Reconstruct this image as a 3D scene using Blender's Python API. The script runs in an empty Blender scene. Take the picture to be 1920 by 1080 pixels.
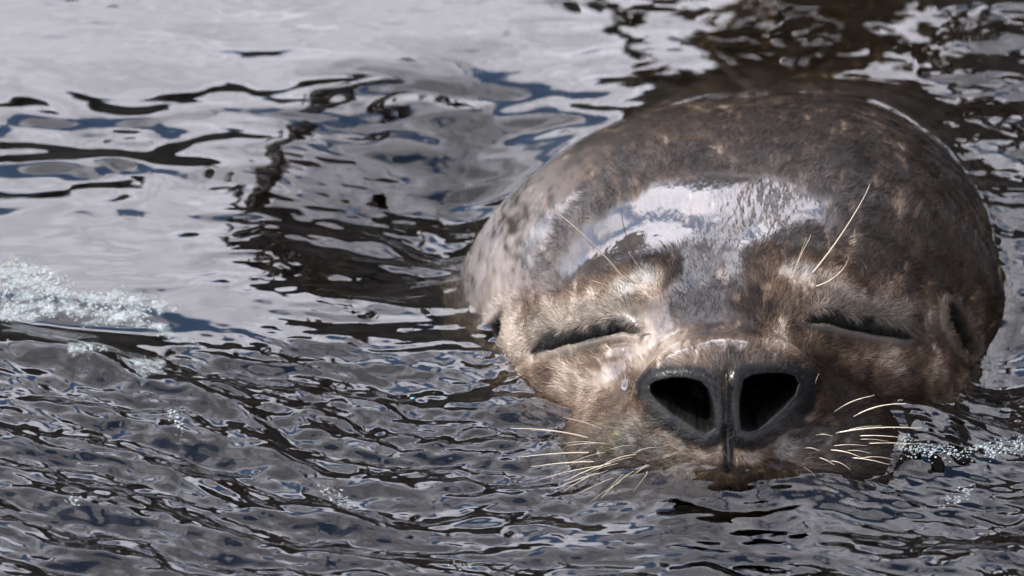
import bpy, math, random
import numpy as np
from mathutils import Vector
rng = np.random.default_rng(7)
random.seed(7)
R = math.radians
scene = bpy.context.scene
C = scene.collection

# ------------------------------------------------------------------ camera
DEP = R(27.0)            # the photographer looks down at the water
DIST = 3.0
FOC = 260.2
cam_d = bpy.data.cameras.new('camera')
cam = bpy.data.objects.new('camera', cam_d)
C.objects.link(cam)
cam.location = (0, -DIST * math.cos(DEP), DIST * math.sin(DEP))
cam.rotation_euler = (R(90) - DEP, 0, 0)
cam_d.lens = FOC
cam_d.sensor_width = 36
cam_d.clip_start = 0.05
cam_d.clip_end = 3000
cam_d.dof.use_dof = True
cam_d.dof.focus_distance = 2.865
cam_d.dof.aperture_fstop = 17.0
scene.camera = cam

# ------------------------------------------------------------------ world
SUN_EL, SUN_AZ = R(44), R(-88)      # azimuth from +Y (away from camera) towards +X
world = bpy.data.worlds.new('World')
scene.world = world
world.use_nodes = True
wt = world.node_tree
wt.nodes.clear()
wn, wl = wt.nodes.new, wt.links.new
wout = wn('ShaderNodeOutputWorld')
wbg = wn('ShaderNodeBackground')
wbg.inputs['Strength'].default_value = 0.1
sky = wn('ShaderNodeTexSky')
sky.sky_type = 'NISHITA'
sky.sun_disc = False
sky.sun_elevation = SUN_EL
sky.sun_rotation = SUN_AZ
sky.air_density = 1.0
sky.dust_density = 0.6
sky.ozone_density = 2.0
CLOUD_OFF = (3.1, 1.7, 0.0)
CLOUD_ROT = R(-45)
TONE_OFF = (5.0, 2.0, 0.0)
tc = wn('ShaderNodeTexCoord')
sep = wn('ShaderNodeSeparateXYZ')
wl(tc.outputs['Generated'], sep.inputs[0])
def wmath(op, a, b=None, clamp=False):
    n = wn('ShaderNodeMath'); n.operation = op; n.use_clamp = clamp
    for i, v in enumerate((a, b)):
        if v is None: continue
        if isinstance(v, (int, float)): n.inputs[i].default_value = v
        else: wl(v, n.inputs[i])
    return n.outputs[0]
zc = wmath('ADD', wmath('MAXIMUM', sep.outputs[2], 0.0), 0.12)
cx = wmath('DIVIDE', sep.outputs[0], zc)
cy = wmath('DIVIDE', sep.outputs[1], zc)
comb = wn('ShaderNodeCombineXYZ')
wl(cx, comb.inputs[0]); wl(cy, comb.inputs[1])
crot = wn('ShaderNodeVectorRotate'); crot.rotation_type = 'Z_AXIS'; crot.inputs['Angle'].default_value = CLOUD_ROT
wl(comb.outputs[0], crot.inputs['Vector'])
cadd = wn('ShaderNodeVectorMath'); cadd.operation = 'ADD'; cadd.inputs[1].default_value = CLOUD_OFF
wl(crot.outputs[0], cadd.inputs[0])
cvec = cadd.outputs[0]
def wnoise(scale, detail, rough, dist=0.0, off=None):
    n = wn('ShaderNodeTexNoise'); n.inputs['Scale'].default_value = scale
    n.inputs['Detail'].default_value = detail; n.inputs['Roughness'].default_value = rough
    n.inputs['Distortion'].default_value = dist
    v = cvec
    if off is not None:
        o_ = wn('ShaderNodeVectorMath'); o_.operation = 'ADD'; o_.inputs[1].default_value = off; wl(cvec, o_.inputs[0]); v = o_.outputs[0]
    wl(v, n.inputs['Vector'])
    return n.outputs[0]
def wramp(v, a, b, ca, cb):
    n = wn('ShaderNodeMapRange'); n.interpolation_type = 'SMOOTHSTEP'
    wl(v, n.inputs[0])
    for i, x in enumerate((a, b, ca, cb)): n.inputs[i + 1].default_value = x
    return n.outputs[0]
cover = wramp(wnoise(1.9, 8.0, 0.58, 0.3), 0.415, 0.465, 0.0, 1.0)
tone = wmath('MULTIPLY', wramp(wnoise(1.3, 7.0, 0.6, 0.2, TONE_OFF), 0.36, 0.60, 0.50, 1.12), wramp(wnoise(8.0, 6.0, 0.62, 0.4), 0.34, 0.66, 0.66, 1.22))
ccol = wn('ShaderNodeMix'); ccol.data_type = 'RGBA'; ccol.blend_type = 'MULTIPLY'
ccol.inputs[0].default_value = 1.0
ccol.inputs[6].default_value = (9.6, 9.4, 10.4, 1)
wl(tone, ccol.inputs[7])
mixc = wn('ShaderNodeMix'); mixc.data_type = 'RGBA'
wl(cover, mixc.inputs[0]); wl(sky.outputs[0], mixc.inputs[6]); wl(ccol.outputs[2], mixc.inputs[7])
wl(mixc.outputs[2], wbg.inputs['Color'])
wl(wbg.outputs[0], wout.inputs['Surface'])

# ------------------------------------------------------------------ sun
sun_d = bpy.data.lights.new('sun', 'SUN')
sun_d.energy = 2.2
sun_d.angle = R(0.5)
sun_d.color = (1.0, 0.965, 0.92)
sun = bpy.data.objects.new('sun', sun_d)
C.objects.link(sun)
sdir = Vector((math.sin(SUN_AZ) * math.cos(SUN_EL), math.cos(SUN_AZ) * math.cos(SUN_EL), math.sin(SUN_EL)))
sun.rotation_euler = sdir.to_track_quat('Z', 'Y').to_euler()
sun.location = sdir * 20

vs = scene.view_settings
vs.view_transform = 'Standard'; vs.look = 'None'; vs.gamma = 1.0; vs.use_curve_mapping = False
vs.exposure = 2.5
cy_ = scene.cycles
cy_.use_denoising = True
cy_.max_bounces = 10
cy_.transmission_bounces = 8
cy_.transparent_max_bounces = 16
cy_.sample_clamp_indirect = 6.0
cy_.caustics_reflective = False

# ------------------------------------------------------------------ helpers
def smooth(a, b, x):
    t = np.clip((x - a) / (b - a), 0, 1)
    return t * t * (3 - 2 * t)

def _hash(*ii):
    h = np.zeros(np.broadcast(*ii).shape, np.uint32)
    for k, i in enumerate(ii):
        h ^= (i.astype(np.int64) * (73856093, 19349663, 83492791)[k]).astype(np.uint32)
        h = (h ^ (h >> np.uint32(13))) * np.uint32(1274126177)
        h ^= h >> np.uint32(16)
    return h

def noise2(x, y, seed=0):
    x = np.asarray(x, np.float32) + np.float32(seed * 17.31 + 100); y = np.asarray(y, np.float32) + np.float32(seed * 7.77 + 100)
    xi = np.floor(x); yi = np.floor(y)
    fx = x - xi; fy = y - yi
    xi = xi.astype(np.int32); yi = yi.astype(np.int32)
    u = fx * fx * fx * (fx * (fx * 6 - 15) + 10); v = fy * fy * fy * (fy * (fy * 6 - 15) + 10)
    def g(ix, iy, dx, dy):
        a = (_hash(ix, iy) & np.uint32(1023)).astype(np.float32) * np.float32(2 * math.pi / 1024)
        return np.cos(a) * dx + np.sin(a) * dy
    a = g(xi, yi, fx, fy); b = g(xi + 1, yi, fx - 1, fy)
    c = g(xi, yi + 1, fx, fy - 1); d = g(xi + 1, yi + 1, fx - 1, fy - 1)
    return ((a + (b - a) * u) * (1 - v) + (c + (d - c) * u) * v) * 1.4

def noise3(x, y, z, seed=0):
    x = np.asarray(x, np.float32) + np.float32(seed * 17.31 + 100); y = np.asarray(y, np.float32) + np.float32(seed * 7.77 + 100)
    z = np.asarray(z, np.float32) + np.float32(seed * 3.11 + 100)
    xi = np.floor(x); yi = np.floor(y); zi = np.floor(z)
    fx = x - xi; fy = y - yi; fz = z - zi
    xi = xi.astype(np.int32); yi = yi.astype(np.int32); zi = zi.astype(np.int32)
    s = lambda f: f * f * (3 - 2 * f)
    u, v, w = s(fx), s(fy), s(fz)
    def val(i, j, k): return (_hash(xi + i, yi + j, zi + k) & np.uint32(4095)).astype(np.float32) / np.float32(2047.5) - 1
    def lerp(a, b, t): return a + (b - a) * t
    return lerp(lerp(lerp(val(0,0,0), val(1,0,0), u), lerp(val(0,1,0), val(1,1,0), u), v),
                lerp(lerp(val(0,0,1), val(1,0,1), u), lerp(val(0,1,1), val(1,1,1), u), v), w)

def fbm3(p, f, octv=4, seed=0, gain=0.5):
    s = 0; a = 1; t = 0
    for o in range(octv):
        s = s + a * noise3(p[..., 0] * f, p[..., 1] * f, p[..., 2] * f, seed + o); t += a
        a *= gain; f *= 2.03
    return s / t

def mesh_np(name, verts, faces, smooth_shade=True):
    """faces: (n,4) or (n,3) int array"""
    me = bpy.data.meshes.new(name)
    n = len(faces); k = faces.shape[1]
    me.vertices.add(len(verts)); me.vertices.foreach_set('co', np.ascontiguousarray(verts, np.float32).ravel())
    me.loops.add(n * k); me.loops.foreach_set('vertex_index', np.ascontiguousarray(faces, np.int32).ravel())
    me.polygons.add(n)
    me.polygons.foreach_set('loop_start', np.arange(0, n * k, k, dtype=np.int32))
    me.polygons.foreach_set('use_smooth', np.full(n, smooth_shade, bool))
    me.update(calc_edges=True); me.validate()
    return me

def link(name, data, parent=None, mat=None, **props):
    o = bpy.data.objects.new(name, data); C.objects.link(o)
    if parent is not None: o.parent = parent
    if mat is not None: data.materials.append(mat)
    for k, v in props.items(): o[k] = v
    return o

def new_mat(name):
    m = bpy.data.materials.new(name); m.use_nodes = True
    nt = m.node_tree
    return m, nt, nt.nodes['Principled BSDF'], nt.nodes['Material Output']

# portrait chart: the frontal sketch of the animal, in sketch pixels (1920 wide); it turns sketch
# positions into points of the place at a chosen height and features into positions on the head
EYE = np.array([0, -DIST * math.cos(DEP), DIST * math.sin(DEP)])
AX_F = np.array([0, math.cos(DEP), -math.sin(DEP)])
AX_U = np.array([0, math.sin(DEP), math.cos(DEP)])
KPX = FOC / 36 * 1920
def chart(P):
    d = P - EYE
    z = d @ AX_F
    return 960 + KPX * d[..., 0] / z, 540 - KPX * (d @ AX_U) / z
def ray(px, py):
    d = AX_F + np.array([1., 0, 0]) * ((px - 960) / KPX) + AX_U * ((540 - py) / KPX)
    return d
def at_z(px, py, z=0.0):
    d = ray(px, py); t = (z - EYE[2]) / d[2]
    return EYE + d * t
def at_y(px, py, y):
    d = ray(px, py); t = (y - EYE[1]) / d[1]
    return EYE + d * t
def poly_sd(px, py, poly):
    """signed distance to a closed polygon, negative inside"""
    poly = np.asarray(poly, float); n = len(poly)
    d2 = np.full(px.shape, 1e12); inside = np.zeros(px.shape, bool)
    for i in range(n):
        ax, ay = poly[i]; bx, by = poly[(i + 1) % n]
        ex, ey = bx - ax, by - ay
        wx, wy = px - ax, py - ay
        t = np.clip((wx * ex + wy * ey) / (ex * ex + ey * ey), 0, 1)
        d2 = np.minimum(d2, (wx - ex * t) ** 2 + (wy - ey * t) ** 2)
        c = ((ay > py) != (by > py)) & (px < (bx - ax) * (py - ay) / (by - ay + 1e-12) + ax)
        inside ^= c
    d = np.sqrt(d2)
    return np.where(inside, -d, d)
def line_d(px, py, pts):
    """distance to an open polyline, side sign (+ below in the sketch), parameter 0..1"""
    pts = np.asarray(pts, float); n = len(pts) - 1
    best = np.full(px.shape, 1e12); sg = np.zeros(px.shape); par = np.zeros(px.shape)
    for i in range(n):
        a, b = pts[i], pts[i + 1]; e = b - a
        wx, wy = px - a[0], py - a[1]
        t = np.clip((wx * e[0] + wy * e[1]) / (e @ e), 0, 1)
        d2 = (wx - e[0] * t) ** 2 + (wy - e[1] * t) ** 2
        m = d2 < best
        best = np.where(m, d2, best)
        sg = np.where(m, np.sign(e[0] * wy - e[1] * wx), sg)
        par = np.where(m, (i + t) / n, par)
    return np.sqrt(best), sg, par

# ------------------------------------------------------------------ the seal's shape
XC = 0.0885
ROLL = R(2.6)
def head_local(P):
    """world -> head frame (roll, and the neck bending to the right)"""
    x = P[..., 0] - XC - 0.16 * np.maximum(P[..., 1] - 0.04, 0) - 0.004 * smooth(0.05, -0.15, P[..., 1]) * -1
    y = P[..., 1]; z = P[..., 2] - 0.002
    c, s = math.cos(ROLL), math.sin(ROLL)
    return x * c + z * s, y, -x * s + z * c

def ell(x, y, z, c, r):
    a = (x - c[0]) / r[0]; b = (y - c[1]) / r[1]; d = (z - c[2]) / r[2]
    k0 = np.sqrt(a * a + b * b + d * d) + 1e-9
    k1 = np.sqrt((a / r[0]) ** 2 + (b / r[1]) ** 2 + (d / r[2]) ** 2) + 1e-9
    return k0 * (k0 - 1) / k1
def smin(a, b, k):
    h = np.clip(0.5 + 0.5 * (b - a) / k, 0, 1)
    return b + (a - b) * h - k * h * (1 - h)
def seal_sdf(P):
    xs, y, z = head_local(P)
    x = np.abs(xs)
    el = 0.040 * (1 - 0.35 * smooth(0.02, 0.18, y)) * smooth(-0.13, 0.0, y)
    d = ell(np.maximum(x - el, 0), y, z, (0, -0.002, -0.041), (0.074, 0.138, 0.0905))           # cranium, broad and flat on top
    d = smin(d, ell(np.maximum(x - el * 0.8, 0), y, z, (0, 0.086, -0.071), (0.080, 0.142, 0.090)), 0.045)   # nape
    d = smin(d, ell(x, y, z, (0, -0.062, -0.022), (0.084, 0.085, 0.064)), 0.030)   # face
    d = smin(d, ell(x, y, z, (0.050, -0.065, -0.012), (0.036, 0.050, 0.036)), 0.020)  # cheeks
    d = smin(d, ell(x, y, z, (0.030, -0.078, 0.028), (0.022, 0.030, 0.017)), 0.018)   # brows
    d = smin(d, ell(x, y, z, (0, -0.118, 0.014), (0.036, 0.058, 0.032)), 0.022)    # snout
    d = smin(d, ell(x, y, z, (0.034, -0.143, -0.006), (0.035, 0.038, 0.028)), 0.011)  # whisker pads
    d = smin(d, ell(x, y, z, (0, -0.152, -0.004), (0.020, 0.026, 0.024)), 0.010)   # upper lip
    d = smin(d, ell(x, y, z, (0, -0.110, -0.045), (0.045, 0.060, 0.030)), 0.02)    # jaw
    d = smin(d, ell(x, y, z, (0, -0.150, 0.030), (0.035, 0.020, 0.0205)), 0.016)   # nose
    # neck and trunk, sloping down behind the head
    t = np.clip((y - 0.10) / 0.9, 0, 1)
    rr = 0.118 + 0.12 * smooth(0, 0.7, t) - 0.14 * smooth(0.6, 1, t)
    trunk = np.sqrt(x ** 2 + (z + 0.125 + 0.30 * t) ** 2 + np.minimum(y - 0.10, 0) ** 2 + np.maximum(y - 1.0, 0) ** 2) - rr
    d = smin(d, trunk, 0.04)
    return d

NOST_L = [(1221,724),(1231,718),(1258,712),(1287,712),(1314,719),(1326,733),(1333,753),(1338,780),(1338,801),(1326,810),(1308,804),(1284,789),(1258,771),(1234,750),(1222,736)]
NOST_R = [(1393,733),(1397,715),(1412,706),(1441,703),(1471,703),(1489,709),(1496,721),(1489,741),(1468,765),(1444,786),(1421,804),(1406,808),(1393,804),(1390,780),(1390,753)]
SLIT_L = [(1004,662),(1026,653),(1058,644),(1091,636),(1117,630),(1143,623),(1169,618),(1192,622)]
SLIT_R = [(1512,600),(1555,604),(1592,614),(1633,622),(1673,628),(1706,634)]
EAR_L = [(940,592),(944,612),(938,640),(928,656),(914,660),(912,640),(922,612)]
EAR_R = [(1779,578),(1790,590),(1804,614),(1817,645),(1819,666),(1808,655),(1793,632),(1781,606)]
PHIL = [(1365,808),(1366,850),(1367,890)]

# root x,y -> tip x,y, sag (sketch px, + bends upward), radius mm, lift of the tip mm, dark, beads
WH = [
 (1178,532,1043,397, 6,0.33,14,0,2),(1207,508,1162,360,-12,0.30,14,1,0),(1197,505,1177,472,2,0.22,8,0,0),(1167,551,1108,526,3,0.27,10,0,0),
 (1519,517,1632,347,-6,0.32,14,0,0),(1524,538,1590,490,-9,0.22,9,0,1),(1484,526,1522,440,3,0.2,9,0,2),(1490,508,1513,445,1,0.13,8,0,0),
 (1253,672,1256,622,1,0.10,4,0,0),(1529,724,1536,701,2,0.13,4,0,0),
 (1106,822,955,804,6,0.34,5,0,5),(1132,806,1055,783,3,0.22,5,0,0),(1112,849,972,858,3,0.30,5,0,3),(1140,832,1062,836,3,0.2,6,0,2),
 (1122,866,996,876,3,0.34,6,0,2),(1152,867,1058,903,4,0.26,7,0,6),(1200,852,1116,883,8,0.22,8,0,6),(1150,884,1040,918,6,0.2,6,0,2),
 (1196,885,1128,940,8,0.22,8,0,6),(1160,900,1075,934,5,0.18,6,0,0),(1175,905,1105,952,5,0.18,6,0,2),(1135,873,1012,900,4,0.2,6,0,3),
 (1225,885,1190,930,4,0.16,6,0,0),
 (1596,784,1700,758,9,0.27,6,0,3),(1562,774,1640,742,6,0.22,6,0,4),(1558,814,1728,804,7,0.30,6,0,6),(1549,844,1618,860,5,0.22,6,0,1),
 (1604,818,1700,822,3,0.18,5,0,2),(1622,832,1722,833,2,0.18,3,0,0),(1590,858,1668,872,3,0.18,4,0,0),
]
_r = random.Random(5)
for row in range(4):
    for k in range(5):
        t = k / 4
        x0 = 1235 - 105 * t + _r.uniform(-6, 6) - 10 * row; y0 = 838 - 10 * t + 17 * row + _r.uniform(-4, 4)
        L = _r.uniform(45, 95) * (0.6 + 0.5 * t)
        an = 0.12 + 0.20 * row * (1.2 - t) + _r.uniform(-0.12, 0.12)
        if k % 2 == row % 2: WH.append((x0, y0, x0 - L * math.cos(an), y0 + L * math.sin(an), _r.uniform(2, 6), _r.uniform(0.10, 0.17), 5, 0, _r.choice((0, 0, 2))))
        x0 = 1500 + 105 * t + _r.uniform(-6, 6); y0 = 826 - 16 * t + 16 * row + _r.uniform(-4, 4)
        L = _r.uniform(40, 85) * (0.6 + 0.5 * t)
        if k % 2 != row % 2: WH.append((x0, y0, x0 + L * math.cos(an - .2), y0 + L * math.sin(an - .2), _r.uniform(2, 6), _r.uniform(0.10, 0.17), 4, 0, _r.choice((0, 0, 2))))
FOLL = [(w[0], w[1]) for w in WH if w[1] > 740]

def build_seal_grid():
    NP, NS1, NS2 = 800, 430, 200
    # angles round the axis, denser on the side out of the water
    q = np.linspace(0, 1, NP, endpoint=False)
    phi = 2 * math.pi * q - 0.33 * np.sin(2 * math.pi * q) * 1.0   # phi=0 is up
    phi = 2 * math.pi * q - 0.45 * np.sin(2 * math.pi * q)
    ax = np.array([0, -0.985, 0.17]); ax /= np.linalg.norm(ax)
    up = np.array([0, ax[2], -ax[1]]); rt = np.array([1., 0, 0])
    C0 = np.array([XC, -0.055, 0.004])
    u = np.linspace(0, 1, NS1)
    th = (math.pi / 2) * (0.62 * u + 0.38 * u ** 2)
    th[0] = 1e-4
    w = np.linspace(0, 1, NS2 + 1)[1:]
    back = 0.30 * w + 0.62 * w ** 4
    cth = np.concatenate([np.cos(th), np.zeros(NS2)]); sth = np.concatenate([np.sin(th), np.ones(NS2)])
    sh = np.concatenate([np.zeros(NS1), back])
    rad = np.cos(phi)[None, :, None] * up + np.sin(phi)[None, :, None] * rt
    D = cth[:, None, None] * ax + sth[:, None, None] * rad
    O = C0 - sh[:, None, None] * ax + sh[:, None, None] * np.array([0.13, 0, 0]) + np.zeros_like(D)
    D = D.astype(np.float32); O = O.astype(np.float32)
    Oc, Dc = O[::3, ::2], D[::3, ::2]               # march a coarse grid inwards first
    t = np.full(Dc.shape[:2], 0.34, np.float32)
    for it in range(26):
        d = seal_sdf(Oc + Dc * t[..., None])
        t = np.maximum(t - d * (0.85 if it > 3 else 0.7), 0.002)
    ri = np.arange(D.shape[0]) / 3.0; r0 = np.minimum(ri.astype(int), t.shape[0] - 1); r1 = np.minimum(r0 + 1, t.shape[0] - 1)
    fr = (ri - r0)[:, None]
    t = t[r0] * (1 - fr) + t[r1] * fr
    tf = np.empty(D.shape[:2], np.float32)
    tf[:, ::2] = t; tf[:, 1::2] = 0.5 * (t + np.roll(t, -1, 1))
    for it in range(5):
        tf = np.maximum(tf - 0.9 * seal_sdf(O + D * tf[..., None]), 0.002)
    return O + D * tf[..., None], D

P, D = build_seal_grid()
NS, NP_ = P.shape[:2]
def grid_normals(P):
    du = np.gradient(P, axis=0); dv = np.roll(P, -1, 1) - np.roll(P, 1, 1)
    n = np.cross(dv, du); n /= np.linalg.norm(n, axis=-1, keepdims=True) + 1e-12
    s = np.sign(np.sum(n * D, -1, keepdims=True)); return n * np.where(s == 0, 1, s)
N = grid_normals(P)
px, py = chart(P)
front = (N @ AX_F) < 0.25           # faces the portrait side
MM = 0.001
sdl = np.where(front, poly_sd(px, py, NOST_L), 999); sdr = np.where(front, poly_sd(px, py, NOST_R), 999)
near_nose = P[..., 1] < -0.10
sdl = np.where(near_nose, sdl, 999); sdr = np.where(near_nose, sdr, 999)
snose = np.minimum(sdl, sdr)
d1, s1, t1 = line_d(px, py, SLIT_L); d2, s2, t2 = line_d(px, py, SLIT_R)
dl, sl, tl = np.where(d1 < d2, d1, d2), np.where(d1 < d2, s1, s2), np.where(d1 < d2, t1, t2)
dl = np.where(front, dl, 999)
sld = dl * sl                        # signed, + is below the slit
taper = np.clip(np.minimum(tl, 1 - tl) * 5 + 0.25, 0, 1)
ear = np.where(front | True, np.minimum(poly_sd(px, py, EAR_L), poly_sd(px, py, EAR_R)), 999)
ear = np.where((N @ AX_F) < 0.35, ear - 3, 999)
dp, sp, tp = line_d(px, py, PHIL)
dp = np.where(near_nose & front, dp, 999)

disp = np.zeros(px.shape)
# nostril rims, septum ridges
disp += 0.5 * np.exp(-((snose - 16) / 12) ** 2) + 0.12 * fbm3(P, 1100, 2, 91) * smooth(40, 25, snose)
disp -= 1.0 * np.exp(-((px - 1364) / 9.0) ** 2) * smooth(680, 700, py) * smooth(830, 810, py) * (snose < 200)
disp += 0.45 * np.exp(-((px - 1363) / 2.0) ** 2) * smooth(690, 700, py) * smooth(812, 800, py) * (snose < 200)
# crease round the nose pad
disp -= 1.3 * np.exp(-((snose - 44) / 9) ** 2) * smooth(1240, 1180, px) * smooth(700, 740, py)
disp -= 1.3 * np.exp(-((snose - 40) / 8) ** 2) * smooth(1480, 1520, px) * smooth(700, 740, py)
disp -= 0.8 * np.exp(-((snose - 34) / 8) ** 2) * smooth(790, 812, py)
# eyelids
disp -= 2.2 * np.exp(-(np.maximum(np.abs(sld) - 1, 0) / 5) ** 2) * taper
disp += 2.0 * np.exp(-((sld + 30) / 20) ** 2) * taper
disp += 0.8 * np.exp(-((sld - 10) / 7) ** 2) * taper
disp -= 0.9 * np.exp(-((sld - 24) / 5) ** 2) * taper
disp += 1.0 * np.exp(-((sld - 40) / 14) ** 2) * taper
# philtrum
disp -= 2.4 * np.exp(-(dp / 9) ** 2)
disp += 0.7 * np.exp(-(dp / 3) ** 2)
# ear fold
disp += 1.5 * np.exp(-((ear - 9) / 8) ** 2)
# small knobs where the brow whiskers grow
for kx, ky, r in ((1180,540,13),(1216,520,12),(1165,552,9),(1205,505,8),(1512,520,13),(1484,514,11),(1526,537,9),(1470,508,9)):
    disp += 1.3 * np.exp(-((px - kx) ** 2 + (py - ky) ** 2) / r ** 2) * front
# whisker follicles on the pads: rows of low bumps
padl = np.exp(-(((px - 1190) / 120) ** 2 + ((py - 850) / 55) ** 2)) + np.exp(-(((px - 1560) / 110) ** 2 + ((py - 835) / 55) ** 2))
disp += np.where(front & near_nose, padl, 0) * 0.45 * np.sin(px / 6.0 + 0.3 * np.sin(py / 9)) * np.sin(py / 6.5)
# folds and lay of the coat
flow = P - np.array([XC, -0.19, 0.02])
q3 = np.stack([P[..., 0] * 1.0, P[..., 1] * 0.42, P[..., 2] * 1.0], -1)
disp += 0.7 * fbm3(q3, 34, 2, 11) + 0.10 * fbm3(q3, 190, 2, 13)
disp += 0.04 * fbm3(q3, 700, 2, 17)
P1 = P + N * (disp * MM)[..., None]
n_r = fbm3(P, 260, 2, 61)
# nostrils and ears go into the head
hole = smooth(5, -14, snose + 1.2 * n_r) ** 1.5
inw = AX_F * 0.93 + np.array([0, 0, 0.22])
P1 = P1 + inw * (hole * 0.045)[..., None]
eh = smooth(2, -6, ear)
P1 = P1 - N * (eh * 0.0045)[..., None]
N1 = grid_normals(P1)

# ---- coat colour with some painted sheen and shade, wetness, fur length on the skin
def gauss(cx, cy, rx, ry, rot=0.0):
    c, s = math.cos(rot), math.sin(rot)
    dx, dy = px - cx, py - cy
    a = (dx * c + dy * s) / rx; b = (-dx * s + dy * c) / ry
    return np.exp(-(a * a + b * b))
q4 = np.stack([P[..., 0], P[..., 1] * 0.35, P[..., 2]], -1)
n_big = fbm3(q4, 32, 4, 21); n_mid = fbm3(q4, 110, 4, 25, 0.6); n_fine = fbm3(q4, 420, 3, 29, 0.65)
tan = (0.75 * gauss(1075,715,110,70,0.3) + 0.6 * gauss(975,620,70,90) + 0.8 * gauss(1105,575,130,42,-0.25)
       + 0.75 * gauss(1600,560,150,38,0.15) + 0.6 * gauss(1690,690,150,50,0.25) + 0.75 * gauss(1340,865,120,45)
       + 0.6 * gauss(1195,535,55,30) + 0.55 * gauss(1495,520,55,26) + 0.75 * gauss(1200,650,110,60)
       + 0.3 * gauss(1300,640,110,30) + 0.5 * gauss(1250,820,50,30) + 0.45 * gauss(1450,620,60,50) + 0.4*gauss(1140,800,60,60)
       + 0.35 * gauss(1560,660,160,24,0.15) + 0.38 * gauss(940,500,60,130,0.3) + 0.2 * gauss(1060,330,80,80))  # the left flank term lightens the coat for its cloud sheen
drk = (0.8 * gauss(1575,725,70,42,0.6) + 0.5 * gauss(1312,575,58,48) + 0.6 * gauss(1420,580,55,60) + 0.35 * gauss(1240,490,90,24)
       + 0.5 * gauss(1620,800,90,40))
lum = 0.03 + tan * 0.86 - 0.10 * smooth(1500, 1800, px) - drk * 0.35 + 0.26 * n_big + 0.60 * n_mid * (0.55 + 0.6 * tan) + 0.30 * n_fine  # right side darker: wetness, and missing sky reflection put into the colour
fleck = smooth(0.26, 0.55, fbm3(np.stack([P[..., 0], P[..., 1] * 0.18, P[..., 2] * 1.2], -1), 290, 3, 41))
lum = np.clip(lum + 0.50 * fleck * (1 - 0.6 * np.clip(tan, 0, 1)), 0.02, 1.0)[..., None]
dark_c = np.array([0.0055, 0.0038, 0.0029]); mid_c = np.array([0.046, 0.0305, 0.0205]); light_c = np.array([0.168, 0.140, 0.113])
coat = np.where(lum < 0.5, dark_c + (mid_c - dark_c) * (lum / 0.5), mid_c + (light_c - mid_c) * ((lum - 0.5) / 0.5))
def paint(mask, col):
    global coat
    coat = coat + (np.array(col) - coat) * np.clip(mask, 0, 1)[..., None]
paint(0.7 * gauss(950,450,105,160,0.45) * smooth(-0.7, 0.3, n_mid + 0.6 * n_fine), (0.125, 0.115, 0.112))  # silver left flank: cloud sheen on wet fur painted as colour
jit = n_mid * 7 + n_fine * 5
paint(smooth(40, 20, snose + jit * 1.3) * smooth(670, 688, py + jit) * np.where(py > 690, 1, smooth(40, 20, snose)), (0.0038, 0.0036, 0.0040))
paint(0.55 * smooth(-0.1, 0.5, n_mid + n_fine) * smooth(46, 26, snose) * smooth(10, 18, snose), (0.007, 0.0068, 0.0074))
paint(0.12 * np.exp(-((snose - 9) / 6) ** 2) * smooth(735, 765, py), (0.075, 0.077, 0.085))
paint(smooth(5, -1, snose), (0.0015, 0.0012, 0.0012))  # black mucosa, with the cavity's shade also put into the colour
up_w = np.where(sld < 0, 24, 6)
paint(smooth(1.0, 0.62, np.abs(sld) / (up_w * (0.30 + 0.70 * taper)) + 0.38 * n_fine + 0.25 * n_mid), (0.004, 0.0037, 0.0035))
paint(0.5 * smooth(58, 25, np.abs(sld + 22) + jit) * taper, (0.075, 0.069, 0.060))
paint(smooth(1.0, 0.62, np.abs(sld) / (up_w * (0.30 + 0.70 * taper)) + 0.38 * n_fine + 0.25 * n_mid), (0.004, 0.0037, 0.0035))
paint(smooth(5, -1, ear), (0.003, 0.0025, 0.0025))  # ear opening's darkness painted black over a shallow hollow
paint(0.3 * np.exp(-((ear - 13) / 6) ** 2), (0.09, 0.078, 0.062))
paint(0.95 * smooth(14, 6, dp + 0.4 * jit), (0.006, 0.005, 0.005))
paint(0.6 * smooth(3.5, 1.5, dp), (0.05, 0.048, 0.055))  # pale sheen of the water film painted along the ridge
paint(0.7 * gauss(1180,545,22,12,-.4) + 0.7 * gauss(1216,522,20,14) + .6 * gauss(1512,520,16,12) + .5 * gauss(1480,512,20,10), (0.13, 0.13, 0.125))
paint(0.8 * gauss(1190,850,95,42,-0.2) * smooth(-0.25, 0.25, n_mid), (0.016, 0.016, 0.014))
paint(0.6 * gauss(1250,855,75,40,0.2) * smooth(0.05, 0.35, -n_mid), (0.15, 0.145, 0.135))
paint(0.6 * gauss(1490,850,75,40,-0.2) * smooth(0.05, 0.35, -n_mid), (0.13, 0.12, 0.11))
paint(0.55 * gauss(1175,835,105,50,-0.2) * smooth(-0.3, 0.4, n_mid + n_fine), (0.060, 0.060, 0.053))
paint(0.5 * gauss(1545,835,95,45,0.2) * smooth(-0.3, 0.4, n_mid + n_fine), (0.050, 0.047, 0.043))
paint(0.75 * gauss(1570,850,80,40) * smooth(-0.35, 0.3, n_mid), (0.020, 0.018, 0.016))
paint(0.7 * (gauss(1168,812,13,9,-0.6) + gauss(1152,845,9,10)) * smooth(-0.3, 0.3, n_fine), (0.11, 0.095, 0.018))
paint(0.3 * gauss(1200,765,12,14) + 0.25 * gauss(1540,760,12,16), (0.075, 0.035, 0.018))

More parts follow.
